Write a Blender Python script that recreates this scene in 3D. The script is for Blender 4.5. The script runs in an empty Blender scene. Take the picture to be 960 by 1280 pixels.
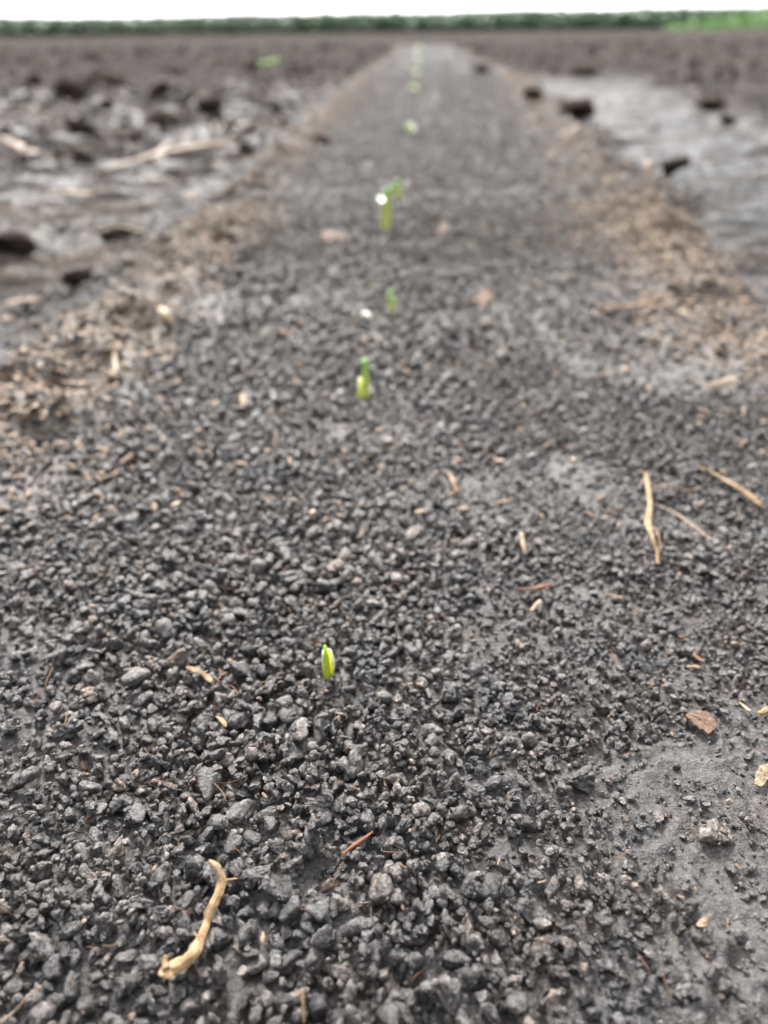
import bpy, bmesh, math, random
import numpy as np
from mathutils import Vector, Matrix

R_ = math.radians
sc = bpy.context.scene
COL = sc.collection

# ------------------------------------------------------------------ camera
CAMH = 0.14
FPX = 924.0                       # focal length in pixels of a 960x1280 picture
HOR = 40.0                        # horizon height at the middle column
PITCH = math.atan((640 - HOR) / FPX)
ROLL = math.atan(12 / 960.0)
F_ = Vector((0, math.cos(PITCH), -math.sin(PITCH)))
U0 = Vector((0, math.sin(PITCH), math.cos(PITCH)))
R0 = Vector((1, 0, 0))
RV = R0 * math.cos(ROLL) - U0 * math.sin(ROLL)
UV = U0 * math.cos(ROLL) + R0 * math.sin(ROLL)
CP = Vector((0, 0, CAMH))
cd = bpy.data.cameras.new('camera')
cam = bpy.data.objects.new('camera', cd)
COL.objects.link(cam)
m = Matrix.Identity(4)
for i in range(3):
    m[i][0] = RV[i]; m[i][1] = UV[i]; m[i][2] = -F_[i]; m[i][3] = CP[i]
cam.matrix_world = m
cd.sensor_fit = 'VERTICAL'
cd.sensor_height = 36.0
cd.sensor_width = 27.0
cd.lens = FPX / 1280 * 36.0
cd.clip_start = 0.005
cd.clip_end = 6000
cd.dof.use_dof = True
cd.dof.focus_distance = 0.158
cd.dof.aperture_fstop = cd.lens / 2.8
sc.camera = cam

# ------------------------------------------------------------------ sky, sun, exposure
SUN_EL, SUN_AZ = R_(40), R_(-12)     # azimuth measured from +Y towards +X
w = bpy.data.worlds.new('World'); sc.world = w; w.use_nodes = True
nt = w.node_tree; nt.nodes.clear()
out = nt.nodes.new('ShaderNodeOutputWorld')
bg = nt.nodes.new('ShaderNodeBackground')
sky = nt.nodes.new('ShaderNodeTexSky'); sky.sky_type = 'NISHITA'; sky.sun_disc = False
sky.sun_elevation = SUN_EL; sky.sun_rotation = SUN_AZ
sky.dust_density = 5.0; sky.air_density = 1.0
tc = nt.nodes.new('ShaderNodeTexCoord')
cl = nt.nodes.new('ShaderNodeTexNoise'); cl.inputs['Scale'].default_value = 1.6; cl.inputs['Detail'].default_value = 4
cr = nt.nodes.new('ShaderNodeValToRGB')
cr.color_ramp.elements[0].position = 0.3; cr.color_ramp.elements[0].color = (0.90, 0.92, 0.95, 1)
cr.color_ramp.elements[1].position = 0.7; cr.color_ramp.elements[1].color = (0.97, 0.985, 1.0, 1)
nt.links.new(tc.outputs['Generated'], cl.inputs['Vector'])
nt.links.new(cl.outputs['Fac'], cr.inputs['Fac'])
sc10 = nt.nodes.new('ShaderNodeVectorMath'); sc10.operation = 'SCALE'; sc10.inputs['Scale'].default_value = 7.5
nt.links.new(cr.outputs['Color'], sc10.inputs[0])
mx = nt.nodes.new('ShaderNodeMix'); mx.data_type = 'RGBA'; mx.inputs['Factor'].default_value = 0.85
nt.links.new(sky.outputs['Color'], mx.inputs[6]); nt.links.new(sc10.outputs[0], mx.inputs[7])
# thin overcast: the cloud glows around the hidden sun and is duller on the far side
dt = nt.nodes.new('ShaderNodeVectorMath'); dt.operation = 'DOT_PRODUCT'
dt.inputs[1].default_value = (math.cos(SUN_EL) * math.sin(SUN_AZ), math.cos(SUN_EL) * math.cos(SUN_AZ), math.sin(SUN_EL))
nt.links.new(tc.outputs['Generated'], dt.inputs[0])
mr = nt.nodes.new('ShaderNodeMapRange'); mr.interpolation_type = 'SMOOTHSTEP'
mr.inputs['From Min'].default_value = -0.35; mr.inputs['From Max'].default_value = 1.0
mr.inputs['To Min'].default_value = 0.15; mr.inputs['To Max'].default_value = 1.7
nt.links.new(dt.outputs['Value'], mr.inputs['Value'])
gs = nt.nodes.new('ShaderNodeVectorMath'); gs.operation = 'SCALE'
nt.links.new(mx.outputs[2], gs.inputs[0]); nt.links.new(mr.outputs[0], gs.inputs['Scale'])
nt.links.new(gs.outputs[0], bg.inputs['Color'])
bg.inputs['Strength'].default_value = 0.05
nt.links.new(bg.outputs[0], out.inputs[0])

sd = bpy.data.lights.new('sun', 'SUN'); sd.energy = 1.5; sd.angle = R_(10); sd.color = (1.0, 0.97, 0.93)
sun = bpy.data.objects.new('sun', sd); COL.objects.link(sun)
sdir = Vector((math.cos(SUN_EL) * math.sin(SUN_AZ), math.cos(SUN_EL) * math.cos(SUN_AZ), math.sin(SUN_EL)))
sun.rotation_euler = sdir.to_track_quat('Z', 'Y').to_euler()
sc.view_settings.view_transform = 'Standard'
sc.view_settings.look = 'None'
sc.view_settings.gamma = 1.0
sc.view_settings.use_curve_mapping = False
sc.view_settings.exposure = 3.08
sc.cycles.max_bounces = 6
sc.cycles.use_denoising = True

# ------------------------------------------------------------------ noise
def _tab(seed):
    r = np.random.RandomState(seed)
    return r.permutation(256), r.uniform(0, 2 * np.pi, 256)
_tabs = {}
def perlin2(x, y, seed=0):
    if seed not in _tabs: _tabs[seed] = _tab(seed)
    P, G = _tabs[seed]
    xi = np.floor(x).astype(np.int64); yi = np.floor(y).astype(np.int64)
    xf = x - xi; yf = y - yi
    def g(ix, iy, fx, fy):
        a = G[P[(P[ix & 255] + iy) & 255]]
        return np.cos(a) * fx + np.sin(a) * fy
    u = xf * xf * xf * (xf * (xf * 6 - 15) + 10); v = yf * yf * yf * (yf * (yf * 6 - 15) + 10)
    a = g(xi, yi, xf, yf); b = g(xi + 1, yi, xf - 1, yf)
    c = g(xi, yi + 1, xf, yf - 1); d = g(xi + 1, yi + 1, xf - 1, yf - 1)
    return 1.5 * ((a * (1 - u) + b * u) * (1 - v) + (c * (1 - u) + d * u) * v)
def perlin3(p, seed=0):
    r = np.random.RandomState(seed + 999)
    P = r.permutation(256); G = r.normal(size=(256, 3)); G /= np.linalg.norm(G, axis=1)[:, None]
    pi = np.floor(p).astype(np.int64); pf = p - pi
    w_ = pf ** 3 * (pf * (pf * 6 - 15) + 10)
    res = 0
    for i in (0, 1):
        for j in (0, 1):
            for k in (0, 1):
                h = P[(P[(P[(pi[:, 0] + i) & 255] + pi[:, 1] + j) & 255] + pi[:, 2] + k) & 255]
                dd = (G[h] * (pf - np.array([i, j, k]))).sum(1)
                ww = (w_[:, 0] if i else 1 - w_[:, 0]) * (w_[:, 1] if j else 1 - w_[:, 1]) * (w_[:, 2] if k else 1 - w_[:, 2])
                res = res + dd * ww
    return 1.5 * res
def sstep(a, b, x):
    t = np.clip((x - a) / (b - a), 0, 1)
    return t * t * (3 - 2 * t)

# ------------------------------------------------------------------ pixels <-> ground (used only to read positions off the photo)
def ray(px, py):
    return F_ + RV * ((px - 480) / FPX) + UV * ((640 - py) / FPX)
def flat(px, py, z=0.0):
    d = ray(px, py); t = (z - CAMH) / d.z
    return CP + d * t
vp = ray(523, HOR)
ROWS = vp.x / vp.y                 # the seed row's drift in x per metre of y

# ------------------------------------------------------------------ terrain shape
def patch_world(cx, cy, rx, ry, s=1.0):
    c = flat(cx, cy); a = flat(cx + rx, cy); b = flat(cx, cy - ry); e = flat(cx, cy + ry)
    return (c.x, c.y, abs(a.x - c.x), 0.5 * abs(b.y - e.y), s)
BARE = [patch_world(*a) for a in (
    (925, 1180, 105, 120, 1.0), (880, 1110, 70, 60, 0.9), (805, 1000, 50, 34, 0.85), (800, 970, 40, 25, .8), (940, 960, 50, 60, 0.6), (870, 960, 45, 22, .8),
    (405, 1095, 55, 36, 0.9), (445, 1140, 30, 36, 0.7), (590, 1085, 30, 18, 0.6), (640, 1065, 40, 16, 0.6), (700, 592, 55, 26, 1.0), (745, 620, 40, 20, .8),
    (840, 655, 70, 26, 0.8), (15, 705, 34, 15, 1.0), (20, 628, 50, 16, 0.9), (720, 745, 60, 18, 0.7), (945, 740, 40, 22, 0.8),
    (60, 1225, 90, 24, 0.7), (300, 1190, 34, 30, 0.6), (250, 800, 55, 12, 0.8), (395, 690, 40, 12, 0.6), (100, 680, 40, 12, .6), (850, 770, 50, 14, .6),
    (860, 480, 60, 24, .7), (690, 495, 50, 16, .6), (880, 850, 40, 20, .5), (560, 690, 35, 10, .4), (330, 800, 35, 9, .5), (255, 385, 40, 22, .8), (100, 600, 45, 16, .6))]
def bare(x, y):
    b = np.zeros_like(x)
    wob = 0.45 * perlin2(x * 60, y * 60, 31) + 0.55 * perlin2(x * 130, y * 130, 32) + 0.35 * perlin2(x * 330, y * 330, 33)
    for cx, cy, rx, ry, s in BARE:
        d = np.sqrt(((x - cx) / rx) ** 2 + ((y - cy) / ry) ** 2)
        b = np.maximum(b, s * (1 - sstep(0.5, 1.2, d + wob)))
    return b
def masks(x, y):
    X = x - ROWS * y
    wob = 0.02 * perlin2(x * 6, y * 5, 41) + 0.008 * perlin2(x * 20, y * 17, 42)
    # litter ridges either side of the bed
    xl = -0.165 - 0.010 * np.minimum(y, 3) + wob
    xr = np.where(y < 0.37, 0.19, 0.19 + 0.06 * np.minimum(y - 0.37, 3)) + wob
    pl = np.clip(.98 + .8 * perlin2(x * 11, y * 8, 45) + .4 * perlin2(x * 34, y * 30, 46), 0, 1.3)
    rl = np.exp(-((X - xl) / 0.030) ** 2) * sstep(0.16, 0.30, y) * pl
    xr = xr - .012
    rr = np.exp(-((X - xr) / 0.048) ** 2) * sstep(0.22, 0.42, y) * pl
    # furrows
    fl = sstep(xl - 0.01, xl - 0.10, X) * sstep(0.1, 0.3, y)
    tre = xr + 0.055
    rag = .05 * perlin2(x * 9, y * 7, 43) + .03 * perlin2(x * 24, y * 20, 44)
    fr = sstep(tre - 0.03, tre + 0.02, X + rag) * sstep(0.15, 0.4, y)
    trk = fr * (1 - sstep(0.46 + 0.10 * np.minimum(y, 4), 0.56 + 0.14 * np.minimum(y, 4), X + 4 * wob + 1.5 * rag))
    trk = trk * (1 - sstep(3.2, 4.5, y))
    return X, rl, rr, fl, fr, trk
def bedmask(x, y):
    X = x - ROWS * y
    wob = .05 * perlin2(x * 6, y * 2, 47)
    return sstep(-.25, -.17, X + wob) * (1 - sstep(.30, .42, X + wob))
def height(x, y, cell=0.0008):
    X, rl, rr, fl, fr, trk = masks(x, y)
    def oct_(wl, amp, seed, anis=1.0):
        k = np.clip((wl / np.maximum(cell, 1e-6) - 2.0) / 2.0, 0, 1)
        return amp * k * perlin2(x / wl + seed * 1.37, y / (wl * anis) + seed * .71, seed)
    h = -0.020 * fl - 0.018 * fr
    h = h + rl * (0.010 + oct_(0.03, 0.008, 1) + oct_(0.012, 0.004, 20)) + rr * (0.007 + oct_(0.03, 0.008, 3) + oct_(0.012, 0.004, 21))
    h = h + oct_(0.12, 0.0022, 5) + oct_(0.045, 0.0016, 6) + oct_(0.016, 0.0009, 7)
    b = bare(x, y)
    # crusted, half-melted lumps in the bare places, loose fine soil elsewhere
    lump = np.abs(perlin2(x / .0075 + 7, y / .0075, 8)) ** 0.8
    k1 = np.clip((.0075 / cell - 2) / 2, 0, 1)
    sel = sstep(-0.25, 0.35, perlin2(x / .022 + 3, y / .022, 9))
    h = h + k1 * (0.0020 * (1 - lump) - 0.0012) * (0.25 + 0.75 * sel) * (1 + .25 * b)
    # clods melted into the crust: rounded lumps standing out of it
    ml = np.clip(perlin2(x / .0062 + 11, y / .0058, 22) + .35 * perlin2(x / .0026, y / .0026, 23) - .12, 0, 1) ** .7
    h = h + np.clip((.005 / cell - 2) / 2, 0, 1) * .0019 * ml * np.minimum(b * 1.4, 1) * sstep(-.45, .2, perlin2(x / .024, y / .022, 24))
    h = h + oct_(0.0036, 0.0009, 10) * (0.35 + 0.65 * sel) * (1 + .9 * b) + oct_(0.0018, 0.00045, 11) * (1 + 1.0 * b)
    # far roughness: cloddy tilled field outside the bed and the track
    rough = np.clip(np.maximum(fl, fr * (1 - trk)) + sstep(3.0, 5.0, y) * (1 - bedmask(x, y)), 0, 1)
    yy = np.clip(y, 0.3, 6) / 2.5
    cl1 = np.abs(perlin2(x / 0.16 + 5, y / 0.2, 12)); cl2 = np.abs(perlin2(x / 0.055 + 5, y / 0.06, 13))
    k12 = np.clip((.16 / cell - 2) / 2, 0, 1); k13 = np.clip((.055 / cell - 2) / 2, 0, 1)
    h = h + rough * (k12 * 0.050 * (0.40 - cl1) * np.clip(yy, .35, 1) + k13 * 0.024 * (0.38 - cl2) * np.clip(yy, .4, 1) + oct_(0.5, .012, 14))
    # long drag marks along the wet track and left furrow
    h = h + trk * (oct_(0.09, 0.0055, 15, .35) + oct_(0.035, 0.0035, 16, .5) + oct_(.25, .006, 25, .5)) + fl * (1 - sstep(1.2, 2.0, y)) * oct_(0.05, 0.005, 17, 0.4)
    h = h + sstep(2.5, 5, y) * (1 - .8 * bedmask(x, y)) * (oct_(.35, .02, 18) + oct_(.9, .03, 19, .6)) * .8
    h = np.where(y > 8, h * np.clip(1 - (y - 8) / 60, .2, 1), h)
    return h

def mesh_obj(name, V, Fc, mat, smooth=True, parent=None):
    me = bpy.data.meshes.new(name)
    V = np.asarray(V, dtype=np.float32); Fc = np.asarray(Fc, dtype=np.int32)
    n = Fc.shape[1]
    me.vertices.add(len(V)); me.vertices.foreach_set('co', V.ravel())
    me.loops.add(Fc.size); me.loops.foreach_set('vertex_index', Fc.ravel())
    me.polygons.add(len(Fc))
    me.polygons.foreach_set('loop_start', np.arange(0, Fc.size, n, dtype=np.int32))
    me.update(calc_edges=True)
    me.polygons.foreach_set('use_smooth', np.full(len(Fc), smooth))
    if mat: me.materials.append(mat)
    o = bpy.data.objects.new(name, me); COL.objects.link(o)
    if parent: o.parent = parent
    return o

# ------------------------------------------------------------------ materials
def newmat(name):
    mt = bpy.data.materials.new(name); mt.use_nodes = True
    n = mt.node_tree.nodes; l = mt.node_tree.links
    return mt, n, l, n['Principled BSDF']
def N(n, t, **kw):
    x = n.new(t)
    for k, v in kw.items(): x.inputs[k].default_value = v
    return x
def ramp(n, stops):
    r = n.new('ShaderNodeValToRGB')
    e = r.color_ramp.elements
    while len(e) < len(stops): e.new(0.5)
    for i, (p, c) in enumerate(stops):
        e[i].position = p; e[i].color = (*c, 1)
    return r
def mixc(n, l, fac, a, b, mode='MIX'):
    x = n.new('ShaderNodeMix'); x.data_type = 'RGBA'; x.blend_type = mode
    for s, v in ((0, fac), (6, a), (7, b)):
        if hasattr(v, 'is_output'): l.new(v, x.inputs[s])
        elif isinstance(v, tuple): x.inputs[s].default_value = (*v, 1)
        else: x.inputs[s].default_value = v
    return x.outputs[2]
def math_(n, l, op, a, b=None, c=None, clamp=False):
    x = n.new('ShaderNodeMath'); x.operation = op; x.use_clamp = clamp
    for i, v in enumerate((a, b, c)):
        if v is None: continue
        if hasattr(v, 'is_output'): l.new(v, x.inputs[i])
        else: x.inputs[i].default_value = v
    return x.outputs[0]

def soil_material(name, ground=False, island=False, spec=0.5, vary=1.0, tone=None):
    mt, n, l, b = newmat(name)
    geo = n.new('ShaderNodeNewGeometry'); pos = geo.outputs['Position']
    if not ground:
        tcn = n.new('ShaderNodeTexCoord')
    n1 = N(n, 'ShaderNodeTexNoise', Scale=900.0, Detail=5.0, Roughness=0.65); l.new(pos, n1.inputs['Vector'])
    n2 = N(n, 'ShaderNodeTexNoise', Scale=60.0, Detail=4.0, Roughness=0.6); l.new(pos, n2.inputs['Vector'])
    n3 = N(n, 'ShaderNodeTexNoise', Scale=3200.0, Detail=3.0, Roughness=0.6); l.new(pos, n3.inputs['Vector'])
    base = ramp(n, [(0.34, (0.010, 0.0088, 0.0082)), (0.5, (0.034, 0.0315, 0.030)), (0.66, (0.105, 0.0995, 0.096))])
    l.new(n1.outputs['Fac'], base.inputs['Fac'])
    tint = ramp(n, [(0.35, (0.96, 0.98, 1.03)), (0.65, (1.12, 1.01, 0.93))]); l.new(n2.outputs['Fac'], tint.inputs['Fac'])
    c = mixc(n, l, 1.0, base.outputs['Color'], tint.outputs['Color'], 'MULTIPLY')
    # rusty / pale mineral specks
    sp = ramp(n, [(0.66, (0, 0, 0)), (0.72, (1, 1, 1))]); l.new(n3.outputs['Fac'], sp.inputs['Fac'])
    c = mixc(n, l, math_(n, l, 'MULTIPLY', sp.outputs['Color'], 0.45), c, (0.16, 0.12, 0.085))
    rough = math_(n, l, 'MULTIPLY_ADD', n1.outputs['Fac'], 0.6, 0.10)
    if island:
        isl = geo.outputs['Random Per Island']
        oi = n.new('ShaderNodeObjectInfo')
        r = math_(n, l, 'FRACT', math_(n, l, 'ADD', isl, oi.outputs['Random']))
        br = ramp(n, [(0.0, (0.42, 0.42, 0.43)), (0.4, (0.90, 0.90, 0.905)), (0.75, (1.6, 1.59, 1.59)), (0.93, (2.2, 2.08, 1.98)), (1.0, (2.3, 1.8, 1.45))])
        l.new(r, br.inputs['Fac'])
        c = mixc(n, l, vary, c, br.outputs['Color'], 'MULTIPLY')
        rough = math_(n, l, 'ADD', rough, math_(n, l, 'MULTIPLY_ADD', r, 0.26, -0.10), clamp=True)
    if ground:
        a1 = n.new('ShaderNodeAttribute'); a1.attribute_name = 'litter'
        a2 = n.new('ShaderNodeAttribute'); a2.attribute_name = 'wet'
        n4 = N(n, 'ShaderNodeTexNoise', Scale=240.0, Detail=5.0, Roughness=0.7); l.new(pos, n4.inputs['Vector'])
        lm = ramp(n, [(0.42, (0, 0, 0)), (0.62, (1, 1, 1))]); l.new(n4.outputs['Fac'], lm.inputs['Fac'])
        lf = math_(n, l, 'MULTIPLY', math_(n, l, 'MULTIPLY_ADD', lm.outputs['Color'], 0.7, 0.3), a1.outputs['Fac'])
        c = mixc(n, l, lf, c, (0.165, 0.127, 0.101))
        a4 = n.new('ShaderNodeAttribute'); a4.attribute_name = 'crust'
        c = mixc(n, l, math_(n, l, 'MULTIPLY', a4.outputs['Fac'], 0.5), c, (0.088, 0.084, 0.082))  # grey of the crusted patches, also haze painted onto the far bed
        c = mixc(n, l, math_(n, l, 'MULTIPLY', a2.outputs['Fac'], 0.8), c, (0.030, 0.030, 0.032))
        a5 = n.new('ShaderNodeAttribute'); a5.attribute_name = 'tilled'
        nt5 = N(n, 'ShaderNodeTexNoise', Scale=7.0, Detail=7.0, Roughness=0.75); l.new(pos, nt5.inputs['Vector'])
        rt5 = ramp(n, [(0.36, (0.016, 0.0155, 0.0158)), (0.5, (0.039, 0.036, 0.0355)), (0.64, (0.092, 0.080, 0.074))]); l.new(nt5.outputs['Fac'], rt5.inputs['Fac'])
        c = mixc(n, l, math_(n, l, 'MULTIPLY', a5.outputs['Fac'], 0.8), c, rt5.outputs['Color'])
        rough = math_(n, l, 'ADD', rough, a5.outputs['Fac'], clamp=True)
        nw = N(n, 'ShaderNodeTexNoise', Scale=22.0, Detail=5.0, Roughness=0.6); l.new(pos, nw.inputs['Vector'])
        wr = math_(n, l, 'MULTIPLY_ADD', nw.outputs['Fac'], 0.7, 0.08)
        x = n.new('ShaderNodeMix'); l.new(a2.outputs['Fac'], x.inputs[0]); l.new(rough, x.inputs[2]); l.new(wr, x.inputs[3])
        rough = x.outputs[0]
    if tone: c = mixc(n, l, 1.0, c, tone, 'MULTIPLY')
    l.new(c, b.inputs['Base Color']); l.new(rough, b.inputs['Roughness'])
    b.inputs['IOR'].default_value = 1.5
    b.inputs['Specular IOR Level'].default_value = spec
    if ground:
        a3 = n.new('ShaderNodeAttribute'); a3.attribute_name = 'gloss'; l.new(a3.outputs['Fac'], b.inputs['Specular IOR Level'])
    bp = N(n, 'ShaderNodeBump', Strength=1.0, Distance=0.0011); l.new(n1.outputs['Fac'], bp.inputs['Height'])
    bp2 = N(n, 'ShaderNodeBump', Strength=0.9, Distance=0.00035); l.new(n3.outputs['Fac'], bp2.inputs['Height']); l.new(bp.outputs[0], bp2.inputs['Normal'])
    l.new(bp2.outputs[0], b.inputs['Normal'])
    return mt
M_ground = soil_material('soil_ground', ground=True)
M_crumb = soil_material('soil_crumb', island=True, spec=0.7)
M_middle = soil_material('soil_middle', island=True, spec=0.35, vary=.8)
M_coarse = soil_material('soil_coarse', island=True, spec=0.42, vary=.4, tone=(0.95, 0.99, 1.06))  # bluish tone paints haze into the far crumbs
M_dark = soil_material('dark_wet_clod', island=True, spec=0.0, vary=.15, tone=(0.95, 0.83, 0.76))

def straw_material(name, cols, rough=0.6):
    mt, n, l, b = newmat(name)
    tcn = n.new('ShaderNodeTexCoord'); geo = n.new('ShaderNodeNewGeometry')
    mp = n.new('ShaderNodeMapping'); mp.inputs['Scale'].default_value = (1, 1, 1)
    at = n.new('ShaderNodeAttribute'); at.attribute_name = 'suv'
    mp.inputs['Scale'].default_value = (16, 1.6, 1); l.new(at.outputs['Vector'], mp.inputs['Vector'])
    ns = N(n, 'ShaderNodeTexNoise', Scale=1.0, Detail=4.0, Roughness=0.6); l.new(mp.outputs[0], ns.inputs['Vector'])
    n0 = N(n, 'ShaderNodeTexNoise', Scale=420.0, Detail=5.0, Roughness=0.65); l.new(geo.outputs['Position'], n0.inputs['Vector'])
    n1 = n.new('ShaderNodeMath'); n1.operation = 'MULTIPLY_ADD'; n1.inputs[1].default_value = .5
    l.new(ns.outputs['Fac'], n1.inputs[0]); h_ = math_(n, l, 'MULTIPLY', n0.outputs['Fac'], .5); l.new(h_, n1.inputs[2])
    r = ramp(n, [(0.34, cols[0]), (0.48, cols[1]), (0.66, cols[2])]); l.new(n1.outputs[0], r.inputs['Fac'])
    isl = geo.outputs['Random Per Island']
    br = ramp(n, [(0.0, (0.50, 0.45, 0.41)), (0.5, (0.85, 0.82, 0.79)), (1.0, (1.12, 1.08, 1.02))]); l.new(isl, br.inputs['Fac'])
    c = mixc(n, l, 1.0, r.outputs['Color'], br.outputs['Color'], 'MULTIPLY')
    nd = N(n, 'ShaderNodeTexNoise', Scale=230.0, Detail=6.0, Roughness=0.7); l.new(geo.outputs['Position'], nd.inputs['Vector'])
    rd = ramp(n, [(0.46, (0, 0, 0)), (0.62, (1, 1, 1))]); l.new(nd.outputs['Fac'], rd.inputs['Fac'])
    c = mixc(n, l, math_(n, l, 'MULTIPLY', rd.outputs['Color'], 0.85), c, (0.075, 0.052, 0.038))
    l.new(c, b.inputs['Base Color']); b.inputs['Roughness'].default_value = rough; b.inputs['Specular IOR Level'].default_value = .15
    bp = N(n, 'ShaderNodeBump', Strength=0.7, Distance=0.0003); l.new(n1.outputs[0], bp.inputs['Height']); l.new(bp.outputs[0], b.inputs['Normal'])
    return mt
M_straw = straw_material('dry_straw', ((0.07, 0.035, 0.016), (0.20, 0.130, 0.068), (0.34, 0.255, 0.155)))
M_pale = straw_material('bleached_straw', ((0.14, 0.10, 0.06), (0.32, 0.255, 0.175), (0.50, 0.43, 0.32)))
M_root = straw_material('rusty_root', ((0.06, 0.022, 0.012), (0.16, 0.065, 0.035), (0.28, 0.14, 0.08)))
M_bark = straw_material('bark', ((0.07, 0.042, 0.03), (0.15, 0.098, 0.072), (0.22, 0.155, 0.115)), 0.75)
M_chaff = straw_material('chaff', ((0.07, 0.045, 0.033), (0.20, 0.145, 0.107), (0.37, 0.295, 0.225)), 0.65)

def leaf_material(name, lo, hi, z0, z1, sub=0.35):
    """colour runs up the shoot from its pale foot to its greener tip (generated z)"""
    mt, n, l, b = newmat(name)
    at = n.new('ShaderNodeAttribute'); at.attribute_name = 'along'
    r = ramp(n, [(z0, lo), (z1, hi)]); l.new(at.outputs['Fac'], r.inputs['Fac'])
    geo = n.new('ShaderNodeNewGeometry')
    n1 = N(n, 'ShaderNodeTexNoise', Scale=700.0, Detail=3.0); l.new(geo.outputs['Position'], n1.inputs['Vector'])
    v = ramp(n, [(0.3, (0.8, 0.85, 0.8)), (0.7, (1.1, 1.08, 1.1))]); l.new(n1.outputs['Fac'], v.inputs['Fac'])
    c = mixc(n, l, 1.0, r.outputs['Color'], v.outputs['Color'], 'MULTIPLY')
    l.new(c, b.inputs['Base Color']); b.inputs['Roughness'].default_value = 0.35
    b.inputs['Subsurface Weight'].default_value = sub
    b.inputs['Subsurface Radius'].default_value = (1.0, 1.0, 0.3)
    b.inputs['Subsurface Scale'].default_value = 0.0012
    return mt
M_leaf = leaf_material('young_leaf', (0.62, 0.70, 0.06), (0.34, 0.60, 0.03), 0.25, 0.95, .6)
M_leafd = leaf_material('older_leaf', (0.66, 0.70, 0.16), (0.30, 0.56, 0.12), 0.2, 0.85, .6)
M_sheath = leaf_material('leaf_sheath', (0.70, 0.74, 0.16), (0.84, 0.86, 0.60), 0.15, 0.8, 0.5)

# ------------------------------------------------------------------ ground sheet
def build_ground():
    ys = list(np.concatenate([-np.geomspace(1.5, 0.03, 50), np.linspace(-0.02, 0.018, 10)]))
    y = 0.02
    while y < 3000:
        ys.append(y)
        y += min(max(0.0008, 0.0066 * y * y), 0.010 * y if y < 14 else 0.06 * y)
    ys = np.array(ys)
    NC = 880
    s = np.linspace(-1, 1, NC)
    s = np.sign(s) * (0.72 * np.abs(s) + 0.28 * np.abs(s) ** 5)
    half = 0.28 + 0.75 * np.abs(ys)
    half = np.where(ys < 0, 0.28 + 0.75 * np.abs(ys), half)
    X = s[None, :] * half[:, None] * 1.25 + ROWS * np.clip(ys, -1, 40)[:, None] * 0.6
    Y = np.repeat(ys[:, None], NC, 1)
    cellx = half * 1.25 * 2 * 0.75 / NC
    dy = np.gradient(ys)
    cell = np.maximum(cellx, dy * 0.3)[:, None] * np.ones((1, NC))
    Z = height(X.ravel(), Y.ravel(), cell.ravel()).reshape(X.shape)
    V = np.stack([X, Y, Z], -1).reshape(-1, 3)
    r, c = len(ys), NC
    idx = np.arange(r * c).reshape(r, c)
    Fc = np.stack([idx[:-1, :-1], idx[:-1, 1:], idx[1:, 1:], idx[1:, :-1]], -1).reshape(-1, 4)
    o = mesh_obj('ground', V, Fc, M_ground)
    o['kind'] = 'structure'
    Xr, rl, rr, fl, fr, trk = masks(V[:, 0], V[:, 1])
    x, yv = V[:, 0], V[:, 1]
    nz = perlin2(x / .11, yv / .14, 51)
    lit = np.clip(1.15 * rl + 1.0 * rr + 0.6 * fl * sstep(-.15, .4, nz) + 0.3 * fr * (1 - trk) + .45 * trk * sstep(.1, .5, perlin2(x / .2, yv / .04, 55)), 0, 1)
    lit = lit * (1 - .35 * sstep(.9, 2.2, yv))
    lit = np.maximum(lit, (1 - bedmask(x, yv)) * sstep(1.5, 3.5, yv) * (0.22 + 0.3 * nz) * (1 - .8 * trk))
    wet = np.clip(trk * (0.15 + .95 * sstep(-.3, .3, perlin2(x / .16, yv / .05, 53) + .5 * perlin2(x / .05, yv / .03, 54))) + 0.75 * fl * sstep(-.15, .35, perlin2(x / .09 + 9, yv / .06, 52)), 0, 1)
    wet = np.where(yv > 2.2, wet * np.clip(1 - (yv - 2.2) / 1.8, .0, 1), wet)
    crust = np.maximum(bare(x, yv), .55 * sstep(.5, 1.2, yv) * (1 - sstep(8, 14, yv)) * (1 - rl) * (1 - rr) * (1 - fl) * (1 - fr))  # bare crust, plus a grey wash painting haze on the far bed
    tilled = np.clip(np.maximum(fl * (1 - wet), fr * (1 - trk)) * sstep(.5, 1.5, yv) + sstep(2.6, 4.5, yv) * (1 - bedmask(x, yv) * (1 - sstep(9, 16, yv))), 0, 1)
    gl = 0.4 * (1 - sstep(.15, .6, yv)) * (1 - .8 * fl) + wet * (.085 - .04 * sstep(1, 2.5, yv))
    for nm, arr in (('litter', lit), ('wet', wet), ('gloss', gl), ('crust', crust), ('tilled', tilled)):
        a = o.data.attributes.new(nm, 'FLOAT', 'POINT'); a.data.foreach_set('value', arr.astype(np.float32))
    return o
build_ground()

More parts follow.
